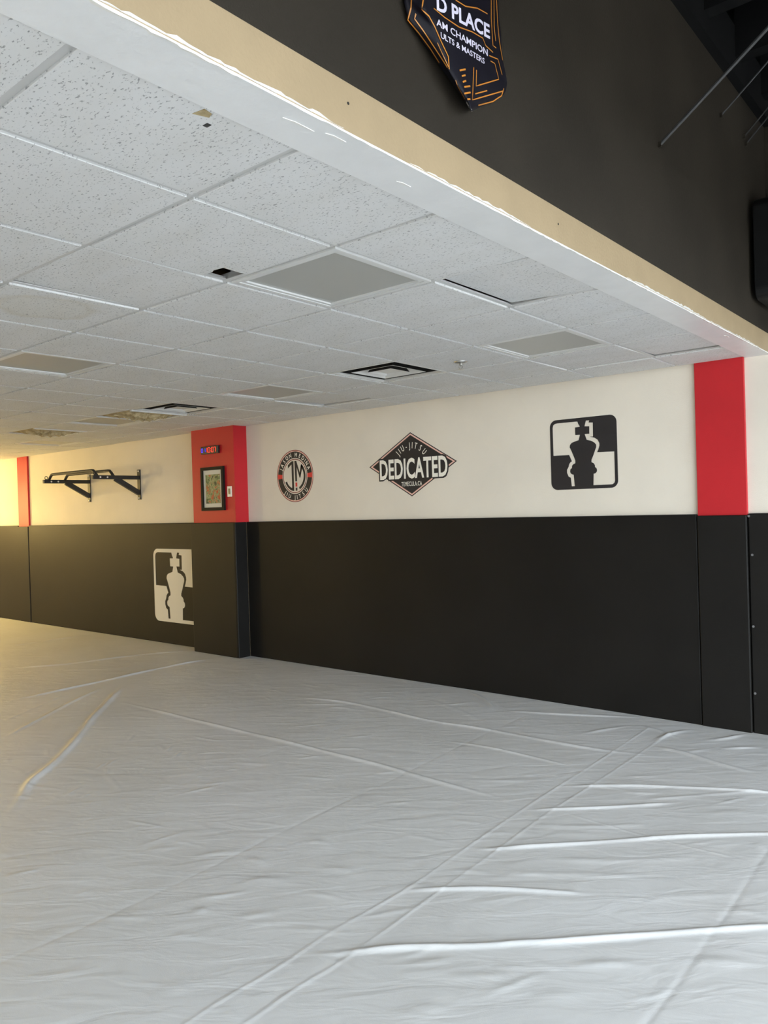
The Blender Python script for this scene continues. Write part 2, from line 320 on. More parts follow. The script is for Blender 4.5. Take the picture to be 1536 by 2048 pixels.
# ------------------------------------------------------------------ helpers
class MB:
    def __init__(s): s.v = []; s.f = []
    def box(s, x0, x1, y0, y1, z0, z1):
        n = len(s.v)
        s.v += [(x0,y0,z0),(x1,y0,z0),(x1,y1,z0),(x0,y1,z0),(x0,y0,z1),(x1,y0,z1),(x1,y1,z1),(x0,y1,z1)]
        s.f += [tuple(n+i for i in q) for q in ((0,3,2,1),(4,5,6,7),(0,1,5,4),(1,2,6,5),(2,3,7,6),(3,0,4,7))]
        return s
    def prism(s, poly, z0, z1):
        """extrude an x/y polygon (counter-clockwise) along z"""
        n = len(s.v); k = len(poly)
        s.v += [(x,y,z0) for x,y in poly] + [(x,y,z1) for x,y in poly]
        s.f += [tuple(n+i for i in range(k-1,-1,-1)), tuple(n+k+i for i in range(k))]
        s.f += [(n+i, n+(i+1)%k, n+k+(i+1)%k, n+k+i) for i in range(k)]
        return s
    def tube(s, pts, rad, seg=8, cap=True):
        pts = [Vector(p) for p in pts]; n0 = len(s.v)
        up = None
        for i, p in enumerate(pts):
            if i == 0: d = pts[1]-p
            elif i == len(pts)-1: d = p-pts[i-1]
            else: d = (pts[i+1]-p).normalized() + (p-pts[i-1]).normalized()
            d.normalize()
            a = Vector((0,0,1)) if abs(d.z) < 0.95 else Vector((0,1,0))
            e1 = d.cross(a).normalized(); e2 = e1.cross(d)
            rr = rad[i] if isinstance(rad, (list, tuple)) else rad
            for k in range(seg):
                t = 2*PI*(k+0.5)/seg
                s.v.append(tuple(p + e1*(math.cos(t)*rr) + e2*(math.sin(t)*rr)))
        for i in range(len(pts)-1):
            for k in range(seg):
                a = n0+i*seg+k; b = n0+i*seg+(k+1)%seg
                s.f.append((a, b, b+seg, a+seg))
        if cap:
            s.f.append(tuple(n0+k for k in range(seg-1,-1,-1)))
            e = n0+(len(pts)-1)*seg
            s.f.append(tuple(e+k for k in range(seg)))
        return s
    def lathe(s, prof, seg=24, c=(0,0,0)):
        """profile (r, z) revolved about z"""
        n0 = len(s.v)
        for r, z in prof:
            for k in range(seg):
                t = 2*PI*k/seg
                s.v.append((c[0]+r*math.cos(t), c[1]+r*math.sin(t), c[2]+z))
        for i in range(len(prof)-1):
            for k in range(seg):
                a = n0+i*seg+k; b = n0+i*seg+(k+1)%seg
                s.f.append((a, b, b+seg, a+seg))
        s.f.append(tuple(n0+k for k in range(seg-1,-1,-1)))
        e = n0+(len(prof)-1)*seg
        s.f.append(tuple(e+k for k in range(seg)))
        return s
    def mesh(s, name):
        me = bpy.data.meshes.new(name); me.from_pydata(s.v, [], s.f)
        bm = bmesh.new(); bm.from_mesh(me); bmesh.ops.recalc_face_normals(bm, faces=bm.faces); bm.to_mesh(me); bm.free()
        return me

def obj(name, me, m, parent=None, loc=None, rot=None, smooth=False, bevel=0.0):
    if isinstance(me, MB): me = me.mesh(name)
    if m is not None and len(me.materials) == 0: me.materials.append(MATS[m])
    o = bpy.data.objects.new(name, me); C.objects.link(o)
    if parent is not None: o.parent = parent
    if loc is not None: o.location = loc
    if rot is not None: o.rotation_euler = rot
    if smooth:
        for p in me.polygons: p.use_smooth = True
    if bevel > 0:
        b = o.modifiers.new('bevel', 'BEVEL'); b.width = bevel; b.segments = 2; b.limit_method = 'ANGLE'
    return o
def tag(o, label=None, cat=None, group=None, kind=None):
    if label: o['label'] = label
    if cat: o['category'] = cat
    if group: o['group'] = group
    if kind: o['kind'] = kind
    return o
def thing(name, label, cat, loc=(0,0,0), rot=(0,0,0), group=None):
    o = bpy.data.objects.new(name, None); C.objects.link(o)
    o.empty_display_size = 0.1
    o.location = loc; o.rotation_euler = rot
    return tag(o, label, cat, group)
def struct(name, me, m, label=None, bevel=0.0):
    return tag(obj(name, me, m, bevel=bevel), label, None, None, 'structure')
def struct_empty(name, label, loc=(0,0,0)):
    o = bpy.data.objects.new(name, None); C.objects.link(o); o.location = loc; o.empty_display_size = 0.1
    return tag(o, label, None, None, 'structure')

def curve_mesh(splines, extrude=0.0005):
    """flat filled shape; inner closed outlines become holes"""
    cu = bpy.data.curves.new('shape', 'CURVE'); cu.dimensions = '2D'; cu.fill_mode = 'BOTH'; cu.extrude = extrude
    for s in splines:
        sp = cu.splines.new('POLY'); sp.points.add(len(s)-1)
        for p, (x, y) in zip(sp.points, s): p.co = (x, y, 0, 1)
        sp.use_cyclic_u = True
    return _bake(cu)
def _bake(cu):
    o = bpy.data.objects.new('tmp', cu); C.objects.link(o)
    dg = bpy.context.evaluated_depsgraph_get(); dg.update()
    me = bpy.data.meshes.new_from_object(o.evaluated_get(dg))
    bpy.data.objects.remove(o); bpy.data.curves.remove(cu)
    me.materials.clear()
    return me
def text_mesh(s, offset=0.0, extrude=0.0005, res=3, spacing=1.0):
    cu = bpy.data.curves.new('text', 'FONT'); cu.body = s; cu.size = 1.0; cu.offset = offset
    cu.extrude = extrude; cu.resolution_u = res; cu.space_character = spacing
    return _bake(cu)
def bounds(me):
    a = np.empty(len(me.vertices)*3); me.vertices.foreach_get('co', a); a = a.reshape(-1, 3)
    return a.min(0), a.max(0)
def fit(me, x0, x1, y0, y1, depth=0.0005):
    """stretch a flat mesh to fill the rectangle"""
    lo, hi = bounds(me)
    for v in me.vertices:
        v.co.x = x0 + (v.co.x-lo[0])/(hi[0]-lo[0])*(x1-x0)
        v.co.y = y0 + (v.co.y-lo[1])/(hi[1]-lo[1])*(y1-y0)
        v.co.z = depth if v.co.z > 0 else -depth
    return me
def join_meshes(ms):
    bm = bmesh.new()
    for me in ms:
        bm.from_mesh(me); bpy.data.meshes.remove(me)
    out = bpy.data.meshes.new('joined'); bm.to_mesh(out); bm.free()
    return out
def arc_text(s, r, h, a0, a1, bottom=False, offset=0.01, wfac=1.0):
    """letters around a circle; angles in degrees of the first and last letter's middle"""
    ms = [[]]
    wd = {'I': 0.45, ' ': 0.5, 'M': 1.25, '-': 0.6, 'J': 0.75}
    ws = [wd.get(c, 1.0) for c in s]
    pos = []; t = 0
    for i, w in enumerate(ws):
        t += (ws[i-1]+w)/2 if i else 0
        pos.append(t)
    for c, p in zip(s, pos):
        if c == ' ': ms.append([]); continue
        a = math.radians(a0+(a1-a0)*p/pos[-1])
        me = text_mesh(c, offset)
        lo, hi = bounds(me)
        sc = h/0.69
        cx = (lo[0]+hi[0])/2
        for v in me.vertices:
            x = (v.co.x-cx)*sc*wfac; y = v.co.y*sc
            z = 0.0005 if v.co.z > 0 else -0.0005
            if bottom:
                rr = r-y; px = rr*math.cos(a); py = rr*math.sin(a)
                v.co = (px - x*math.sin(a), py + x*math.cos(a), z)
            else:
                rr = r+y; px = rr*math.cos(a); py = rr*math.sin(a)
                v.co = (px + x*math.sin(a), py - x*math.cos(a), z)
        ms[-1].append(me)
    return [join_meshes(w) for w in ms]
def circle(r, n=64, cx=0, cy=0): return [(cx+r*math.cos(2*PI*k/n), cy+r*math.sin(2*PI*k/n)) for k in range(n)]
def ring_arc(r0, r1, a0, a1, n=24):
    A = [math.radians(a0+(a1-a0)*k/n) for k in range(n+1)]
    return [(r1*math.cos(a), r1*math.sin(a)) for a in A] + [(r0*math.cos(a), r0*math.sin(a)) for a in reversed(A)]
def rounded(x0, x1, y0, y1, r, n=8):
    o = []
    for cx, cy, a in ((x1-r, y1-r, 0), (x0+r, y1-r, 90), (x0+r, y0+r, 180), (x1-r, y0+r, 270)):
        for k in range(n+1):
            t = math.radians(a+90*k/n); o.append((cx+r*math.cos(t), cy+r*math.sin(t)))
    return o
ON_WALL = (PI/2, 0, 0)          # a flat shape hung on the back wall (faces -y)
ON_HEADER = (PI/2, 0, PI/2)     # a flat shape on the header (faces +x)

# ------------------------------------------------------------------ dimensions
WY = 5.575; CZ = 2.540; TOP = 4.42
GX, GY, TX, TY = -1.8964, 1.4235, 0.61, 0.6151
SOF0, SOF1 = -1.447, -1.292
XL, YB = -14.4, -4.0
PAD = 1.478
gx = lambda i: GX+TX*i
gy = lambda j: GY+TY*j

# ------------------------------------------------------------------ floor (mat cover)
def axis(parts):
    a = []
    for x0, x1, d in parts: a += list(np.arange(x0, x1-1e-6, d))
    a.append(parts[-1][1]); return np.array(a)
xs = axis([(XL, -12.6, 0.3), (-12.6, -7.0, 0.022), (-7.0, -4.6, 0.013), (-4.6, -0.4, 0.007), (-0.4, 0.4, 0.05), (0.4, WIN_X, 0.3)])
ys = axis([(YB, 0.4, 0.3), (0.4, 0.9, 0.05), (0.9, 4.6, 0.007), (4.6, WY, 0.013)])
X, Y = np.meshgrid(xs, ys, indexing='ij')
Hh = np.zeros_like(X)
def ridge(pts, amp, w, taper=True):
    P = np.array(pts); m = 4*w
    ix0, ix1 = np.searchsorted(xs, [P[:,0].min()-m, P[:,0].max()+m]); iy0, iy1 = np.searchsorted(ys, [P[:,1].min()-m, P[:,1].max()+m])
    if ix1 <= ix0 or iy1 <= iy0: return
    gxx = X[ix0:ix1, iy0:iy1]; gyy = Y[ix0:ix1, iy0:iy1]
    L = np.r_[0, np.cumsum(np.hypot(*np.diff(P, axis=0).T))]
    best = np.full(gxx.shape, 1e9); tt = np.zeros(gxx.shape)
    for a, b, l0, l1 in zip(P[:-1], P[1:], L[:-1], L[1:]):
        d = b-a; n2 = d@d
        t = np.clip(((gxx-a[0])*d[0]+(gyy-a[1])*d[1])/n2, 0, 1)
        ds = np.hypot(gxx-a[0]-t*d[0], gyy-a[1]-t*d[1])
        s = ds < best; best[s] = ds[s]; tt[s] = (l0+t*(l1-l0))[s]
    e = np.clip(np.minimum(tt, L[-1]-tt)/((0.5 if L[-1] < 0.6 else 0.2)*L[-1]), 0, 1)
    e = e*e*(3-2*e) if taper else 1
    q = 0.82+0.18*np.sin(tt*9.0+P[0,0]*7)
    Hh[ix0:ix1, iy0:iy1] += amp*e*q*np.exp(-(best/w)**2)
def smooth_line(p, n=3):
    P = np.array(p, float)
    for _ in range(n if len(P) > 2 else 0):
        Q = [P[0]]
        for a, b in zip(P[:-1], P[1:]): Q += [0.75*a+0.25*b, 0.25*a+0.75*b]
        Q.append(P[-1]); P = np.array(Q)
        if len(P) > 60: break
    return P
for a, w, p in RIDGES: ridge(smooth_line(p), a, w, taper=(a > 0.0028 or len(p) < 6))
rng = np.random.default_rng(5)
for k in range(170):        # short creases in the vinyl
    cx = rng.uniform(-6.5, -0.7); cy = rng.uniform(1.2, 5.3)
    ang = rng.normal(0.69, 0.28) if cx > -4.2 else rng.normal(0.2, 0.6)
    ln = rng.uniform(0.05, 0.22); d = np.array([math.cos(ang), math.sin(ang)])
    c0 = np.array([cx, cy]); n_ = np.array([-d[1], d[0]])
    ridge(smooth_line([c0-d*ln, c0+n_*rng.normal(0, 0.015), c0+d*ln]), rng.uniform(0.001, 0.0032), rng.uniform(0.012, 0.022))
for k in range(26):         # broad slack swells
    cx = rng.uniform(-6, -0.8); cy = rng.uniform(1.3, 5.0); s = rng.uniform(0.12, 0.4)
    Hh += rng.uniform(0.0005, 0.002)*np.exp(-((X-cx)**2+(Y-cy)**2)/s**2)
Hh *= np.clip((WY-0.05-Y)/0.12, 0.15, 1)
nx, ny = X.shape
co = np.stack([X, Y, Hh], -1).reshape(-1, 3)
me = bpy.data.meshes.new('floor')
idx = np.arange(nx*ny).reshape(nx, ny)
quads = np.stack([idx[:-1,:-1], idx[1:,:-1], idx[1:,1:], idx[:-1,1:]], -1).reshape(-1, 4)
me.vertices.add(len(co)); me.vertices.foreach_set('co', co.ravel())
me.loops.add(quads.size); me.loops.foreach_set('vertex_index', quads.ravel())
me.polygons.add(len(quads)); me.polygons.foreach_set('loop_start', np.arange(0, quads.size, 4))
me.polygons.foreach_set('loop_total', np.full(len(quads), 4)); me.polygons.foreach_set('use_smooth', np.ones(len(quads), bool))
me.update(); me.validate()
struct('floor', me, 'mat_cover', 'wrinkled white vinyl cover stretched over the training mats')

# ------------------------------------------------------------------ walls
struct('wall_back', MB().box(XL, WIN_X, WY, WY+0.15, -0.1, TOP), 'white_wall', 'white painted wall above black wall pads')
struct('wall_left', MB().box(XL-0.15, XL, YB-0.15, WY+0.15, -0.1, TOP), 'white_wall', 'white painted end wall of the training room')
# storefront on the right and a window band behind the photographer
m = MB(); m.box(WIN_X, WIN_X+0.15, YB, WY, -0.1, 0.12); m.box(WIN_X, WIN_X+0.15, YB, WY, 2.95, TOP)
m.box(WIN_X, WIN_X+0.15, YB, -3.9, 0.12, 2.95); m.box(WIN_X, WIN_X+0.15, 5.5, WY, 0.12, 2.95)
struct('wall_right', m, 'header_black', 'black wall framing the glazed shopfront')
m = MB().box(XL, WIN_X, YB-0.15, YB, -0.1, TOP)
struct('wall_front', m, 'white_wall', 'white wall behind the photographer')
def window(name, axis_x, p, a0, a1, z0, z1, label):
    w = struct_empty(name, label, (0, 0, 0))
    t = 0.05
    f = MB()
    for s0, s1, q0, q1 in ((a0, a1, z0, z0+t), (a0, a1, z1-t, z1), (a0, a0+t, z0+t, z1-t), (a1-t, a1, z0+t, z1-t)):
        if axis_x: f.box(p+0.04, p+0.11, s0, s1, q0, q1)
        else: f.box(s0, s1, p-0.11, p-0.04, q0, q1)
    obj('window_frame', f, 'mullion', w)
    g = MB()
    if axis_x: g.box(p+0.07, p+0.078, a0+t, a1-t, z0+t, z1-t)
    else: g.box(a0+t, a1-t, p-0.078, p-0.07, z0+t, z1-t)
    obj('pane', g, 'window_glass', w)
n = 0
for k in range(4):
    n += 1; window('window_%d' % n, True, WIN_X, -3.9+k*2.35, -3.9+(k+1)*2.35, 0.12, 2.95, 'tall shopfront window pane letting in daylight')
struct('ground', MB().box(-40, 45, -45, 40, -0.3, -0.1), 'asphalt', 'grey asphalt outside the windows')
struct('wall_upper', MB().box(SOF1+0.0005, WIN_X, WY-0.004, WY-0.0002, CZ+0.118, TOP-0.3), 'header_black', 'black painted upper wall of the entrance bay')
struct('roof_deck', MB().box(XL-0.15, WIN_X+0.15, YB-0.15, WY+0.15, TOP, TOP+0.1), 'deck_black', 'black roof deck over the open entrance bay')

# ------------------------------------------------------------------ header beam
hd = struct_empty('wall_header', 'dropped black header with tan lower band and white underside')
obj('black_face', MB().box(SOF0+0.02, SOF1, YB, WY, CZ+0.118, TOP-0.3), 'header_black', hd)
obj('tan_band', MB().box(SOF0+0.02, SOF1+0.001, YB, WY, CZ-0.006, CZ+0.118), 'tan_paint', hd)
obj('soffit', MB().box(SOF0, SOF1+0.001, YB, WY, CZ-0.012, CZ-0.006), 'soffit_white', hd)
struct('trim_3', MB().box(SOF1+0.001, SOF1+0.05, YB, WY-0.005, TOP-0.40, TOP-0.12), 'joist_black', 'black ledger board along the top of the header')
# ragged corner bead with lifting paint along the lower edge
def ragged(y0, y1, w, seed, xo, zo, horiz):
    rg = random.Random(seed); ys_ = []; y = y0
    while y < y1: ys_.append(y); y += rg.uniform(0.01, 0.035)
    b = MB(); n0 = 0
    for k, y in enumerate(ys_):
        ww = w*rg.uniform(0.35, 1.3)*min(1, 4*k/len(ys_)+0.1, 4*(len(ys_)-1-k)/len(ys_)+0.1); j = rg.uniform(-0.002, 0.002)
        if horiz: b.v += [(xo-ww+j, y, zo), (xo+j, y, zo-0.0015), (xo+j*0.3, y, zo+0.002)]
        else: b.v += [(xo, y, zo+ww+j), (xo+0.0015, y, zo+j), (xo-0.002, y, zo+j*0.3)]
    for k in range(len(ys_)-1):
        a = 3*k
        b.f += [(a, a+1, a+4, a+3), (a+1, a+2, a+5, a+4), (a+2, a, a+3, a+5)]
    b.f += [(0, 1, 2), (3*len(ys_)-1, 3*len(ys_)-2, 3*len(ys_)-3)]
    return b
for k, (a, b_, w, hz) in enumerate(((0.60, 1.10, 0.012, True), (0.70, 1.22, 0.007, False), (1.12, 1.45, 0.006, False), (1.25, 1.62, 0.005, True), (1.7, 2.4, 0.006, False), (2.0, 2.9, 0.006, True), (2.7, 3.5, 0.008, True), (3.2, 4.3, 0.009, False), (3.9, 5.55, 0.011, True), (4.2, 5.3, 0.006, False))):
    obj('corner_bead', ragged(a, b_, w, 11+k, SOF1+0.002, CZ-0.0115 if hz else CZ-0.004, hz), 'bead_white', hd)
for yy, xx, ln in ((1.33, -1.345, 0.05), (1.44, -1.325, 0.035), (1.78, -1.375, 0.03), (4.75, -1.33, 0.04)):
    obj('paint_flake', MB().prism([(xx-0.003, yy-ln), (xx+0.004, yy-ln*0.3), (xx+0.003, yy+ln), (xx-0.002, yy+ln*0.4)], CZ-0.0135, CZ-0.0121), 'bead_white', hd)
obj('nail_hole', MB().tube([(SOF1, 1.452, CZ+0.066), (SOF1+0.002, 1.452, CZ+0.066)], 0.004, 8), 'vent_dark', hd)
obj('nail_hole', MB().tube([(SOF1, 2.58, CZ+0.06), (SOF1+0.002, 2.58, CZ+0.06)], 0.004, 8), 'vent_dark', hd)
# open joists over the entrance bay
for k in range(17):
    y = 5.36-k*0.56
    tag(obj('ceiling_joist', MB().box(SOF1+0.05, WIN_X, y-0.045, y+0.045, TOP-0.30, TOP-0.02), 'joist_black'), 'black joist under the dark roof deck beside the header', None, 'joists over the entrance bay', 'structure')
# sloping hanger wires
for p0, p1, r, lab in (((-1.285, 3.62, 3.24), (-0.12, 3.66, 4.12), 0.008, 'longest dark wire brace running from header up to joists'),
                  ((-1.285, 4.60, 3.74), (-0.86, 4.64, 4.12), 0.0045, 'thin dark wire brace near the wall end of the header'),
                  ((-1.285, 5.06, 3.78), (-1.05, 5.24, 4.12), 0.0045, 'upper wire of the close pair in the wall corner'),
                  ((-1.285, 5.10, 3.75), (-1.04, 5.30, 4.12), 0.0045, 'lower wire of the close pair in the wall corner')):
    t = thing('brace_wire', lab, 'wire', p0, group='wire braces above the header')
    d = Vector(p1)-Vector(p0)
    obj('rod', MB().tube([(0, 0, 0), tuple(d)], r, 8), 'wire_grey', t)
    obj('anchor', MB().box(-0.006, 0.008, -0.008, 0.008, -0.012, 0.012), 'header_black', t)

# ------------------------------------------------------------------ suspended ceiling
ceil = struct_empty('ceiling', 'white suspended ceiling of speckled square tiles in a white grid', (0, 0, 0))
IMIN, JMIN, JW = -20, -3, (WY-GY)/TY
special = {(-1, 1): 'L', (-5, 1): 'L', (-9, 1): 'L', (-13, 1): 'L', (-1, 4): 'L', (-5, 4): 'L', (-9, 4): 'L', (-13, 5): 'L', (-17, 4): 'L',
           (-3, 4): 'V', (-7, 4): 'V', (-8, 4): 'I', (-11, 4): 'I'}
G2 = 0.012
def tile_mesh(poly, ctr):
    """lay-in tile: a face dropped below the grid on a wider flange"""
    cx, cy = ctr
    lp = [(x-cx, y-cy) for x, y in poly]
    n_ = len(lp); bm = MB()
    def inset(d):
        out = []
        for k in range(n_):
            p0 = Vector(lp[k-1]); p1 = Vector(lp[k]); p2 = Vector(lp[(k+1) % n_])
            a = (p1-p0).normalized(); b = (p2-p1).normalized()
            na = Vector((-a.y, a.x)); nb = Vector((-b.y, b.x))
            m_ = (na+nb); l = m_.length
            m_ = m_/l if l > 1e-6 else na
            out.append(tuple(p1+m_*(d/max(0.3, m_.dot(na)))))
        return out
    A, B, Cc = lp, inset(0.0015), inset(-0.008)
    for ring, z in ((B, -0.0080), (A, -0.0062), (A, 0.0035), (Cc, 0.0035), (Cc, 0.016)):
        bm.v += [(x, y, z) for x, y in ring]
    for r in range(4):
        for k in range(n_):
            a = r*n_+k; b = r*n_+(k+1) % n_
            bm.f.append((a, b, b+n_, a+n_))
    bm.f.append(tuple(range(n_-1, -1, -1))); bm.f.append(tuple(4*n_+k for k in range(n_)))
    return bm.mesh('ceiling_tile')
rect = lambda x0, x1, y0, y1: [(x0, y0), (x1, y0), (x1, y1), (x0, y1)]
shared = {}
def put_tile(i, j, poly=None, m='ceiling_tile', key=None):
    x0, x1 = gx(i)+G2, min(gx(i+1)-G2, SOF0-0.0005); y0, y1 = gy(j)+G2, min(gy(j+1)-G2, WY-0.02)
    if x1-x0 < 0.05 or y1-y0 < 0.05: return
    ctr = (gx(i)+TX/2, gy(j)+TY/2)
    key = key or (i == 0, j == 6) if poly is None else None
    if poly is None and m == 'ceiling_tile' and key in shared: me = shared[key]
    else:
        me = tile_mesh(poly or rect(x0, x1, y0, y1), ctr)
        if poly is None and m == 'ceiling_tile': shared[key] = me
    o = obj('ceiling_tile', me, m, ceil, (ctr[0], ctr[1], CZ))
    return o
LIFT = {(0, 2): (0, 0.050, 0.0075), (0, 5): (0.030, 0, 0.009), (-2, 0): (-0.012, 0.013, 0.0072), (-5, 5): (0.026, 0.012, 0.011), (-1, 5): (0.016, 0, 0.005)}
for i in range(IMIN, 1):
    for j in range(JMIN, 7):
        if (i, j) in special: continue
        x0, x1 = gx(i)+G2, min(gx(i+1)-G2, SOF0-0.0005); y0, y1 = gy(j)+G2, min(gy(j+1)-G2, WY-0.02)
        if (i, j) == (-1, 0):      # broken corner
            hx, hy = x0+0.128, y1-0.118
            put_tile(i, j, [(x0, y0), (x1, y0), (x1, y1), (hx+0.006, y1), (hx-0.004, y1-0.03), (hx, hy), (hx-0.05, hy-0.006), (hx-0.07, hy+0.004), (x0, hy)])
        elif (i, j) in LIFT:       # tiles that no longer sit flat: a dark slit shows at the raised edge
            o = put_tile(i, j); a, b_, dz = LIFT[(i, j)]
            o.rotation_euler = (a, b_, 0); o.location.z += dz
        elif (i, j) in ((-10, 6), (-12, 6), (-4, 6)): put_tile(i, j, [(x0, y0), (x1, y0), (x1, y1-0.035), (x0, y1-0.012)])
        elif (i, j) == (-3, 0): put_tile(i, j, m='stained_tile')
        else: put_tile(i, j)
# a chipped spot close to the beam
obj('tile_chip', MB().prism([(0.69*TX+GX-0.020, gy(-0.46)-0.012), (0.69*TX+GX+0.018, gy(-0.46)-0.006), (0.69*TX+GX+0.012, gy(-0.46)+0.02), (0.69*TX+GX-0.006, gy(-0.46)+0.026)], CZ-0.0092, CZ-0.0065), 'insulation', ceil)
obj('tile_chip', MB().prism([(0.63*TX+GX-0.012, gy(-0.39)-0.004), (0.63*TX+GX+0.006, gy(-0.39)-0.004), (0.63*TX+GX+0.006, gy(-0.39)+0.009), (0.63*TX+GX-0.012, gy(-0.39)+0.009)], CZ-0.0092, CZ-0.0065), 'wire_grey', ceil)
for j in range(JMIN, 7):
    obj('grid_tee', MB().box(XL, SOF0, gy(j)-0.012, gy(j)+0.012, CZ, CZ+0.0034).box(XL, SOF0, gy(j)-0.001, gy(j)+0.001, CZ+0.003, CZ+0.03), 'tee_white', ceil)
for i in range(IMIN, 1):
    b = MB()
    for j in range(JMIN, 7):
        b.box(gx(i)-0.012, gx(i)+0.012, gy(j)+0.0125, min(gy(j+1)-0.0125, WY-0.001), CZ+0.0003, CZ+0.0034)
    obj('grid_cross_tee', b, 'tee_white', ceil)
obj('wall_angle', MB().box(XL, SOF0, WY-0.022, WY, CZ, CZ+0.002).box(XL, SOF0, WY-0.002, WY, CZ+0.002, CZ+0.025), 'tee_white', ceil)
obj('ceiling_panel', MB().box(XL, SOF0, YB, gy(JMIN)-0.012, CZ-0.006, CZ+0.02), 'ceiling_tile', ceil)

# recessed lights, switched off
LN = {(-1, 1): 'nearest and largest grey square ceiling light, beside the broken tile corner', (-5, 1): 'grey square ceiling light cut by the left picture edge',
      (-1, 4): 'grey square ceiling light nearest the chess king decal wall and beam', (-5, 4): 'grey square ceiling light between the two air vents',
      (-9, 4): 'grey square ceiling light just left of the farther air vent', (-13, 5): 'farthest small grey ceiling light close to the back wall at left',
      (-9, 1): 'grey square ceiling light outside the left picture edge', (-13, 1): 'second grey square ceiling light outside the left edge', (-17, 4): 'grey square ceiling light at the far end wall'}
def frustum(b, o0, o1, z0, i0, z1):
    """square ring between half-size o at z0 and half-size i at z1"""
    n0 = len(b.v); a = (o0, o1) if isinstance(o0, float) else o0
    for h, z in ((o0, z0), (i0, z1)):
        b.v += [(-h, -h, z), (h, -h, z), (h, h, z), (-h, h, z)]
    b.f += [(n0+k, n0+(k+1) % 4, n0+4+(k+1) % 4, n0+4+k) for k in range(4)]
def sq_ring(o, i, z0, z1):
    return MB().box(-o, o, -o, -i, z0, z1).box(-o, o, i, o, z0, z1).box(-o, -i, -i, i, z0, z1).box(i, o, -i, i, z0, z1)
for (i, j), k in special.items():
    c = (gx(i)+TX/2, gy(j)+TY/2, CZ)
    if k == 'L':
        t = thing('ceiling_light', LN[(i, j)], 'ceiling light', c, group='recessed ceiling lights')
        obj('housing', MB().box(-0.295, 0.295, -0.297, 0.297, 0.02, 0.10), 'light_frame', t)
        obj('frame', sq_ring(0.293, 0.272, -0.008, 0.02), 'light_frame', t)
        obj('door_frame', sq_ring(0.268, 0.254, -0.005, 0.02), 'light_frame', t)
        obj('lens', MB().box(-0.256, 0.256, -0.256, 0.256, 0.002, 0.006), 'light_lens', t)
    elif k == 'V':
        lab = 'square louvred air vent beside the sprinkler head' if i == -3 else 'square louvred air vent with soot marks and painted gap shade near the red pillar'
        t = thing('air_vent', lab, 'air vent', c, group='ceiling air vents')
        obj('face_frame', sq_ring(0.293, 0.276, -0.006, 0.01), 'vent_white', t)
        obj('duct_box', sq_ring(0.293, 0.28, 0.01, 0.22).box(-0.29, 0.29, -0.29, 0.29, 0.22, 0.23), 'vent_dark', t)
        for q, (h0, h1, zz) in enumerate(((0.182, 0.145, 0.055), (0.098, 0.072, 0.045))):
            b = MB()
            v0 = len(b.v)
            for h, z in ((h0, -0.004), (h0+0.004, -0.004), (h1+0.004, zz), (h1, zz)):
                b.v += [(-h, -h, z), (h, -h, z), (h, h, z), (-h, h, z)]
            for r in range(4):
                for s in range(4):
                    a = 4*r+s; bb = 4*r+(s+1) % 4; cc = 4*((r+1) % 4)+(s+1) % 4; d = 4*((r+1) % 4)+s
                    b.f.append((a, bb, cc, d))
            lv = obj('louver', b, 'vent_white', t)
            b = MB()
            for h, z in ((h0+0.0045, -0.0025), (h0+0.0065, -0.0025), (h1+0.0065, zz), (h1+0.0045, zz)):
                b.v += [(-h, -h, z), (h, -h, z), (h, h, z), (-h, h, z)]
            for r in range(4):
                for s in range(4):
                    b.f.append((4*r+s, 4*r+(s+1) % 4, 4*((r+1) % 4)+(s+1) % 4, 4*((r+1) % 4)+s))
            obj('shade_back', b, 'vent_dark', lv)  # dark backing, paints in the shade seen through the louver gaps
        obj('centre_plate', MB().box(-0.07, 0.07, -0.07, 0.07, 0.004, 0.008), 'vent_white', t)
    else:
        lab = 'torn yellow brown insulation showing beside the farther air vent' if i == -8 else 'torn yellow insulation hanging in the far left ceiling opening'
        nb = 30; rg = random.Random(i*31)
        V = []; Fq = []
        for a in range(nb+1):
            for b_ in range(nb+1):
                x = -0.30+0.6*a/nb; y = -0.30+0.6*b_/nb
                edge = min(a, nb-a, b_, nb-b_)/nb
                z = 0.010-0.055*min(1, edge*3.2)*(0.55+0.45*math.sin(a*0.7+1.3*math.sin(b_*0.5)))*(0.6+0.7*rg.random())
                V.append((x, y, z))
        nt_ = len(V)
        for a in range(nb+1):
            for b_ in range(nb+1): V.append((-0.30+0.6*a/nb, -0.30+0.6*b_/nb, 0.09))
        for a in range(nb):
            for b_ in range(nb):
                q0 = a*(nb+1)+b_
                Fq.append((q0, q0+1, q0+nb+2, q0+nb+1)); Fq.append((q0+nt_, q0+nb+1+nt_, q0+nb+2+nt_, q0+1+nt_))
        for a in range(nb):
            for q0, q1 in ((a, a+1), (nb*(nb+1)+a, nb*(nb+1)+a+1), (a*(nb+1), (a+1)*(nb+1)), (a*(nb+1)+nb, (a+1)*(nb+1)+nb)):
                Fq.append((q0, q1, q1+nt_, q0+nt_))
        b = MB(); b.v = V; b.f = Fq
        t = thing('insulation_batt', lab, 'insulation', c, group='exposed insulation in open ceiling cells')
        obj('batt', b, 'insulation', t)
        obj('edge_trim', MB().box(0.262, 0.293, -0.297, 0.297, -0.014, 0.008), 'light_frame', t)

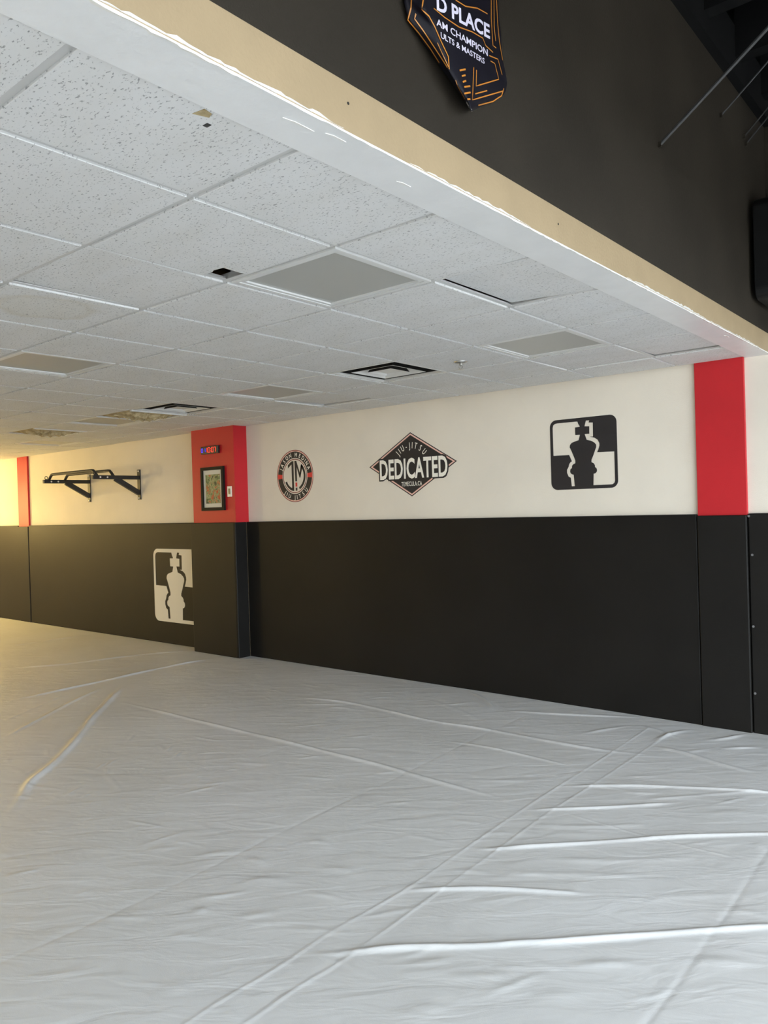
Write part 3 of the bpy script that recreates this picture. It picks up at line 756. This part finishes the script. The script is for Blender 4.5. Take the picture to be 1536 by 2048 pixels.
# sprinkler head
t = thing('sprinkler_head', 'small round metal sprinkler head under the ceiling beside the vent', 'sprinkler', (gx(-1.54), gy(4.55), CZ-0.0080))
obj('escutcheon', MB().lathe([(0.008, 0.004), (0.042, 0.0), (0.046, -0.004), (0.03, -0.012), (0.012, -0.016)], 24), 'chrome', t, smooth=True)
obj('body', MB().lathe([(0.011, -0.014), (0.011, -0.026), (0.007, -0.030)], 16), 'chrome', t)
obj('frame_arm', MB().tube([(-0.011, 0, -0.022), (-0.016, 0, -0.036), (-0.004, 0, -0.05)], 0.003, 6), 'chrome', t)
obj('frame_arm', MB().tube([(0.011, 0, -0.022), (0.016, 0, -0.036), (0.004, 0, -0.05)], 0.003, 6), 'chrome', t)
obj('deflector', MB().lathe([(0.006, -0.048), (0.021, -0.050), (0.021, -0.052), (0.005, -0.054)], 16), 'chrome', t)

# ------------------------------------------------------------------ pilasters, pillar, wall pads
struct('trim_1', MB().box(-1.776, -1.452, WY-0.028, WY, PAD-0.012, CZ-0.004), 'red_paint', 'flat red wall strip beside the header beam', 0.003)
struct('trim_2', MB().box(-12.02, -11.69, WY-0.028, WY, PAD-0.018, CZ-0.004), 'red_paint', 'flat red wall strip at the far left', 0.003)
PX0, PX1, PY = -7.352, -6.604, 5.392
pl = struct_empty('wall_pillar', 'square pillar painted red above its black pads')
obj('red_shaft', MB().box(PX0, PX1, PY, WY, PAD-0.004, CZ-0.001), 'red_paint', pl)
def pad(x0, x1, y0, y1, label, name='wall_pad', z1=PAD):
    t = thing(name, label, 'wall pad', ((x0+x1)/2, (y0+y1)/2, 0), group='black wall pads')
    hx, hy = (x1-x0)/2, (y1-y0)/2
    obj('cover', MB().box(-hx, hx, -hy, hy, 0.0, z1), 'pad_black', t, bevel=0.007)
    return t
P0 = WY-0.038
pad(PX1+0.002, -1.782, P0, WY, 'longest black wall pad, under the three wall decals')
pb = pad(-1.776, -1.452, WY-0.050, WY, 'narrow black wall pad under the red strip beside the beam', z1=PAD-0.010)
pr = pad(-1.446, 1.0, P0, WY, 'black wall pad with screw heads at the right picture edge')
for zz, xx in ((1.20, -1.425), (0.72, -1.43), (0.27, -1.43), (1.46, -1.44)):
    obj('screw_head', MB().tube([(xx-(-1.446+1.0)/2, -0.021, zz), (xx-(-1.446+1.0)/2, -0.0235, zz)], 0.008, 10), 'screw_dark', pr)
pad(1.006, WIN_X-0.01, P0, WY, 'black wall pad outside the right picture edge')
pad(PX0-0.045, PX1-0.014, PY-0.016, PY, 'black pad on the front of the red pillar')
pad(PX1-0.014, PX1+0.006, PY-0.016, WY-0.04, 'narrow black pad on the side of the red pillar')
pad(-11.686, PX0-0.002, P0, WY, 'black wall pad with the white chess king decal')
pad(-12.025, -11.692, WY-0.046, WY, 'narrow black wall pad under the far left red strip', z1=PAD-0.016)
pad(XL+0.01, -12.031, P0, WY, 'black wall pad at the far left picture edge')

# ------------------------------------------------------------------ decals
def king(name, label, x0, z0, s, y, m):
    t = thing(name, label, 'decal', (x0+s/2, y, z0), group='chess king decals')
    sp = lambda L: [((u-0.5)*s, v*s) for u, v in L]
    o = curve_mesh([sp(rounded(0, 1, 0, 1, 0.10)), sp(KING_A), sp(KING_B)], 0.0006)
    obj('king_emblem', o, m, t, (0, -0.001, 0), ON_WALL)
    return t
king('wall_decal', 'black chess king square decal on the white wall by the red strip', -2.911, 1.688, 0.552, WY, 'vinyl_black')
king('pad_decal', 'large white chess king decal on the black pad beside the pillar', -8.400, 0.268, 0.895, P0, 'vinyl_white')

# round club emblem
R = 0.272
t = thing('wall_decal', 'round black and red emblem with monogram next to the pillar', 'decal', (-5.852, WY, 1.946))
lay = lambda k: (0, -0.0008-0.0009*k, 0)
def dec(name, sp, m, k, parent=None): return obj(name, curve_mesh(sp, 0.0003), m, parent or t, lay(k), ON_WALL)
dec('outer_line', [circle(R), circle(R*0.972)], 'vinyl_maroon', 0)
dec('pink_ring', [circle(R*0.972), circle(R*0.935)], 'vinyl_pink', 0)
dec('black_ring', [circle(R*0.935), circle(R*0.69)], 'vinyl_black', 0)
dec('inner_line', [circle(R*0.655), circle(R*0.625)], 'vinyl_maroon', 0)
dec('red_tab', [ring_arc(R*0.69, R*0.945, -6, 6)], 'vinyl_red', 1)
dec('red_tab', [ring_arc(R*0.69, R*0.945, 174, 186)], 'vinyl_red', 1)
for w_ in arc_text('JASON MEDINA', R*0.735, R*0.155, 160, 20, offset=0.008, wfac=0.82): obj('lettering', w_, 'logo_cream', t, lay(1), ON_WALL)
for w_ in arc_text('JIU JITSU', R*0.895, R*0.155, 228, 318, bottom=True, offset=0.008, wfac=0.82): obj('lettering', w_, 'logo_cream', t, lay(1), ON_WALL)
q = lambda L: [[(x*R, y*R) for x, y in L]]
dec('monogram_stroke', q([(-0.055, 0.575), (-0.055, -0.575), (-0.165, -0.555), (-0.165, 0.45), (-0.37, 0.31), (-0.37, 0.43), (-0.25, 0.52), (-0.15, 0.57)]), 'vinyl_black', 0)
dec('monogram_stroke', [ring_arc(R*0.485, R*0.58, 203, 256)], 'vinyl_black', 0)
dec('monogram_stroke', q([(0.0, 0.575), (0.105, 0.57), (0.285, 0.09), (0.36, 0.44), (0.30, -0.075), (0.26, -0.075), (0.115, 0.33), (0.115, -0.21), (0.02, -0.21)]), 'vinyl_black', 0)
dec('monogram_stroke', q([(0.27, -0.07), (0.30, -0.07), (0.44, 0.36), (0.355, 0.44), (0.275, 0.10)]), 'vinyl_black', 0)
dec('monogram_stroke', [ring_arc(R*0.485, R*0.58, -64, 48)], 'vinyl_black', 0)
dec('monogram_dot', q([(0.025, -0.25), (0.12, -0.25), (0.12, -0.41), (0.025, -0.41)]), 'vinyl_red', 0)
dec('monogram_stroke', q([(0.03, -0.45), (0.12, -0.45), (0.12, -0.56), (0.03, -0.575)]), 'vinyl_black', 0)

# diamond emblem
t = thing('wall_decal', 'black diamond emblem with large cream lettering in the middle of the wall', 'decal', (-4.318, WY, 1.977))
HW, HH = 0.505, 0.293
dm = lambda s: [(HW*s, 0), (0, HH*s), (-HW*s, 0), (0, -HH*s)]
dec('outline', [dm(1.0), dm(0.965)], 'vinyl_black', 0)
dec('pink_line', [dm(0.965), dm(0.915)], 'vinyl_pink', 0)
dec('diamond', [dm(0.915)], 'vinyl_black', 0)
obj('lettering', arc_text('JIU-JITSU', 0.185, 0.055, 137, 43, offset=0.006, wfac=0.62)[0], 'logo_cream', t, (0, -0.0017, -0.038), ON_WALL)
wx0, wx1, wz0, wz1 = -0.372, 0.405, -0.130, 0.060
dec('word_plate', [rounded(wx0+0.004, wx1-0.012, wz0+0.006, wz1-0.006, 0.01)], 'vinyl_black', 1)
ow = obj('word_outline', fit(text_mesh('DEDICATED', 0.058, spacing=1.02), wx0-0.014, wx1+0.014, wz0-0.014, wz1+0.014, 0.0003), 'vinyl_black', t, lay(2), ON_WALL)
obj('lettering', fit(text_mesh('DEDICATED', 0.024, spacing=1.02), wx0, wx1, wz0, wz1, 0.0003), 'logo_cream', t, lay(3), ON_WALL)
obj('lettering', fit(text_mesh('TEMECULA.CA', 0.004, spacing=1.1), -0.118, 0.118, -0.197, -0.156, 0.0003), 'logo_cream', t, lay(1), ON_WALL)

# ------------------------------------------------------------------ things on the pillar
t = thing('led_clock', 'small black digital clock with red and blue digits on the pillar', 'clock', (-6.993, PY, 2.29))
obj('case', MB().box(-0.153, 0.153, -0.03, -0.001, -0.043, 0.043), 'clock_black', t, bevel=0.004)
SEG = {'a': (0, 1, 'h'), 'g': (0, 0, 'h'), 'd': (0, -1, 'h'), 'f': (-1, 0.5, 'v'), 'b': (1, 0.5, 'v'), 'e': (-1, -0.5, 'v'), 'c': (1, -0.5, 'v')}
DIG = {'0': 'abcdef', '1': 'bc', '7': 'abc', '2': 'abged'}
def digit(ch, cx, w, h, m, th=0.0045):
    b = MB()
    for s in DIG[ch]:
        px, pz, o_ = SEG[s]
        x = cx+px*w/2; z = pz*h/2
        if o_ == 'h': b.box(x-w/2, x+w/2, -0.0315, -0.0305, z-th/2, z+th/2)
        else: b.box(x-th/2, x+th/2, -0.0315, -0.0305, z-h/4, z+h/4)
    obj('digit', b, m, t)
digit('0', -0.125, 0.026, 0.040, 'led_blue'); digit('1', -0.082, 0.026, 0.040, 'led_blue')
digit('1', -0.044, 0.020, 0.052, 'led_red'); digit('0', 0.0, 0.030, 0.052, 'led_red')
digit('0', 0.060, 0.030, 0.052, 'led_red'); digit('7', 0.103, 0.028, 0.052, 'led_red')
obj('colon', MB().box(0.027, 0.033, -0.0315, -0.0305, 0.008, 0.015).box(0.027, 0.033, -0.0315, -0.0305, -0.015, -0.008), 'led_red', t)
obj('side_button', MB().box(0.153, 0.165, -0.022, -0.010, -0.008, 0.010), 'clock_black', t)

t = thing('framed_print', 'framed green and orange print in a black frame on the pillar', 'picture', (-6.966, PY, 1.856))
fw, fh = 0.20, 0.243
b = MB().box(-fw, fw, -0.028, -0.001, fh-0.035, fh).box(-fw, fw, -0.028, -0.001, -fh, -fh+0.035).box(-fw, -fw+0.035, -0.028, -0.001, -fh+0.035, fh-0.035).box(fw-0.035, fw, -0.028, -0.001, -fh+0.035, fh-0.035)
obj('frame', b, 'frame_black', t)
obj('mount_board', MB().box(-fw+0.033, fw-0.033, -0.012, -0.004, -fh+0.033, fh-0.033), 'frame_mount', t)
obj('print', MB().box(-0.128, 0.128, -0.0135, -0.0122, -0.163, 0.160), 'print_art', t)

t = thing('switch_plate', 'small white switch plate with dark rocker right of the framed print', 'light switch', (-6.689, PY, 1.816))
obj('plate', MB().box(-0.039, 0.039, -0.007, -0.001, -0.058, 0.058), 'plate_white', t, bevel=0.003)
obj('rocker', MB().box(-0.015, 0.015, -0.011, -0.0065, -0.030, 0.032), 'clock_black', t, bevel=0.002)

# ------------------------------------------------------------------ pull-up bar
t = thing('pull_up_bar', 'black metal wall mounted pull-up bar with two angled brackets', 'pull-up bar', (0, 0, 0))
XA, XR = -9.935, -8.715
YF = 4.925
for x in (XA, XR):
    pt = obj('wall_plate', MB().box(x-0.032, x+0.032, WY-0.012, WY-0.001, 1.785, 2.168), 'black_metal', t)
    for zz in (1.805, 2.148): obj('bolt', MB().tube([(x, WY-0.012, zz), (x, WY-0.02, zz)], 0.010, 8), 'bolt_metal', pt)
    am = obj('arm', MB().box(x-0.024, x+0.024, YF, WY-0.012, 2.041, 2.089), 'black_metal', t, bevel=0.003)
    for yy in (5.02, 5.115): obj('bolt', MB().tube([(x+0.0243, yy, 2.065), (x+0.028, yy, 2.065)], 0.011, 8), 'bolt_metal', am)
    b = MB(); y0, z0_, y1, z1_ = 5.235, 2.041, WY-0.012, 1.868
    d = Vector((0, y1-y0, z1_-z0_)).normalized(); nrm = Vector((0, -d.z, d.y))*0.03
    c = [Vector((0, y0, z0_+0.01)) + nrm*1.0, Vector((0, y0, z0_+0.01)) - nrm*1.0, Vector((0, y1, z1_)) - nrm, Vector((0, y1, z1_)) + nrm]
    b.v = [(x-0.022, p.y, p.z) for p in c]+[(x+0.022, p.y, p.z) for p in c]
    b.f = [(0,1,2,3), (7,6,5,4), (0,4,5,1), (1,5,6,2), (2,6,7,3), (3,7,4,0)]
    obj('brace', b, 'black_metal', t)
    ring = [(x, 4.965+0.02*math.cos(2*PI*k/16), 2.112+0.02*math.sin(2*PI*k/16)) for k in range(17)]
    obj('eyelet', MB().tube(ring, 0.005, 6, cap=False), 'black_metal', t)
for yb in (4.995, 5.215):
    zt = 2.150
    obj('grip_bar', MB().tube([(XA, yb, 2.075), (XA+0.055, yb, 2.125), (XA+0.09, yb, zt), (XA+0.13, yb, zt+0.004), (XR-0.13, yb, zt+0.004), (XR-0.09, yb, zt), (XR-0.055, yb, 2.125), (XR, yb, 2.075)], 0.0185, 10), 'black_metal', t, smooth=True)

# ------------------------------------------------------------------ banner on the header
LO = [(3.75, 1.665), (2.98, 1.665), (2.95, 1.670), (2.913, 1.686), (2.88, 1.755), (2.84, 1.845), (2.80, 1.945), (2.78, 1.985)]
FO = [(3.75, 1.75), (2.973, 1.75), (2.951, 1.804), (2.90, 1.84), (2.858, 1.871), (2.82, 1.93), (2.80, 1.968), (2.78, 1.987)]
RO = [(3.75, 2.17), (3.20, 2.163), (3.01, 2.186), (2.956, 2.208), (2.92, 2.195), (2.90, 2.178), (2.847, 2.098), (2.80, 2.02), (2.78, 1.989)]
def itp(T, z):
    a = sorted(T); return float(np.interp(z, [k[0] for k in a], [k[1] for k in a]))
def bx(y, z):
    l, f, r = itp(LO, z), itp(FO, z), itp(RO, z)
    if y < f: return 0.012+0.045*max(0.0, (y-l)/max(f-l, 1e-4))
    s = (y-f)/max(r-f, 1e-4)
    return 0.057+0.012*math.sin(min(s, 1)*PI)-0.040*min(s, 1.05)**2
def bpt(y, z, lift=0.0):
    x = SOF1+bx(y, z)+lift
    k = x/-1.27
    return (x, y*k, 1.589+(z-1.589)*k)
t = thing('champion_banner', 'black hanging banner with gold lines and white lettering on the header', 'banner', (0, 0, 0))
zs = sorted(set(list(np.linspace(2.78, 3.05, 34))+list(np.linspace(3.05, 3.75, 30))))
b = MB(); nu = 24
for side in (0.0, -0.004):
    for z in zs:
        l, f, r = itp(LO, z), itp(FO, z), itp(RO, z)
        for k in range(nu+1):
            y = l+(f-l)*k/8 if k <= 8 else f+(r-f)*(k-8)/(nu-8)
            b.v.append(bpt(y, z, side))
nz = len(zs); w_ = nu+1
for s in range(2):
    for a in range(nz-1):
        for k in range(nu):
            q0 = s*nz*w_+a*w_+k
            b.f.append((q0, q0+1, q0+1+w_, q0+w_))
for a in range(nz-1):
    for k in (0, nu):
        q0 = a*w_+k; b.f.append((q0, q0+w_, q0+w_+nz*w_, q0+nz*w_))
for k in range(nu):
    for a in (0, nz-1):
        q0 = a*w_+k; b.f.append((q0, q0+1, q0+1+nz*w_, q0+nz*w_))
obj('cloth', b, 'banner_black', t, smooth=True)
def strip(pts, w, lift=0.0015):
    P = smooth_line(pts, 0); Q = []
    for a, c in zip(P[:-1], P[1:]):
        n_ = max(2, int(np.hypot(*(c-a))/0.02))
        Q += [a+(c-a)*k/n_ for k in range(n_)]
    Q.append(P[-1]); m_ = MB()
    for k, p in enumerate(Q):
        d = Q[min(k+1, len(Q)-1)]-Q[max(k-1, 0)]; d = d/np.hypot(*d); n_ = np.array([-d[1], d[0]])*w/2
        for s_ in (-1, 1):
            for lf in (lift, lift-0.001): m_.v.append(bpt(p[0]+s_*n_[0], p[1]+s_*n_[1], lf))
    for k in range(len(Q)-1):
        a = 4*k
        m_.f += [(a, a+2, a+6, a+4), (a+1, a+5, a+7, a+3), (a, a+4, a+5, a+1), (a+2, a+3, a+7, a+6)]
    m_.f += [(0, 1, 3, 2), tuple(4*(len(Q)-1)+i_ for i_ in (0, 2, 3, 1))]
    return m_
for k, g in enumerate(GOLD): obj('gold_line', strip(g, 0.0048 if k < 3 or k > 14 else 0.0034), 'banner_gold', t)
obj('hem', strip([(1.962, 2.797), (1.985, 2.783), (1.992, 2.784)], 0.006, 0.003), 'hem_white', t)
def btext(s, y0, y1, z0, z1, h, off):
    me = fit(text_mesh(s, off, extrude=0.01), 0, 1, 0, 1)
    for v in me.vertices:
        y = y0+(y1-y0)*v.co.x; z = z0+(z1-z0)*v.co.x+h*v.co.y
        v.co = bpt(y, z, 0.0022 if v.co.z > 0 else 0.0012)
    obj('lettering', me, 'banner_text', t)
btext('D PLACE', 1.822, 2.108, 3.006, 3.050, 0.046, 0.03)
btext('AM CHAMPION', 1.818, 2.092, 2.961, 2.990, 0.021, 0.015)
btext('ULTS & MASTERS', 1.838, 2.072, 2.934, 2.957, 0.0175, 0.012)
obj('hanging_rod', MB().tube([(SOF1+0.03, 1.50, 3.82), (SOF1+0.03, 2.20, 3.82)], 0.012, 10), 'black_metal', t)

# ------------------------------------------------------------------ loudspeaker on the header, right edge
t = thing('loudspeaker', 'black loudspeaker mounted on the header at the right edge', 'speaker', (SOF1, 5.30, 2.80))
o = rounded(-0.19, 0.19, 0.0, 0.62, 0.07)
b = MB().prism(o, 0.03, 0.19)
obj('cabinet', b, 'speaker_black', t, (0, 0, 0), ON_HEADER, bevel=0.006)
obj('grille', MB().prism(rounded(-0.17, 0.17, 0.02, 0.60, 0.06), 0.19, 0.197), 'clock_black', t, (0, 0, 0), ON_HEADER)
obj('badge', MB().prism(rounded(-0.165, -0.155, 0.10, 0.13, 0.004), 0.1975, 0.199), 'screw_dark', t, (0, 0, 0), ON_HEADER)
obj('bracket', MB().box(-0.06, 0.06, 0.22, 0.36, 0.0, 0.03), 'black_metal', t, (0, 0, 0), ON_HEADER)

# ------------------------------------------------------------------ warm floor lamp past the left edge, plus an added fill lamp
def floor_lamp(x, y, power, label):
    t = thing('floor_lamp', label, 'lamp', (x, y, 0), group='warm floor lamps past the left edge')
    obj('base', MB().lathe([(0.15, 0.0), (0.15, 0.02), (0.02, 0.035)], 24), 'brass', t)
    obj('pole', MB().tube([(0, 0, 0.03), (0, 0, 1.53)], 0.012, 10), 'brass', t)
    sh = [(0.29*math.sin(a), 1.80-0.29*math.cos(a)) for a in np.linspace(0.1, PI-0.1, 15)]
    m = MATS['lamp_globe'].copy(); m.node_tree.nodes['Principled BSDF'].inputs['Emission Strength'].default_value = power
    o = obj('globe_shade', MB().lathe(sh, 28), None, t, smooth=True); o.data.materials.append(m)
floor_lamp(-13.75, 4.30, 50, 'lit warm floor lamp by the far end of the padded wall')
floor_lamp(-12.0, 1.2, 48, 'added unseen warm fill lamp in the middle of the far room end')  # added out of view to spread warm fill light over the room
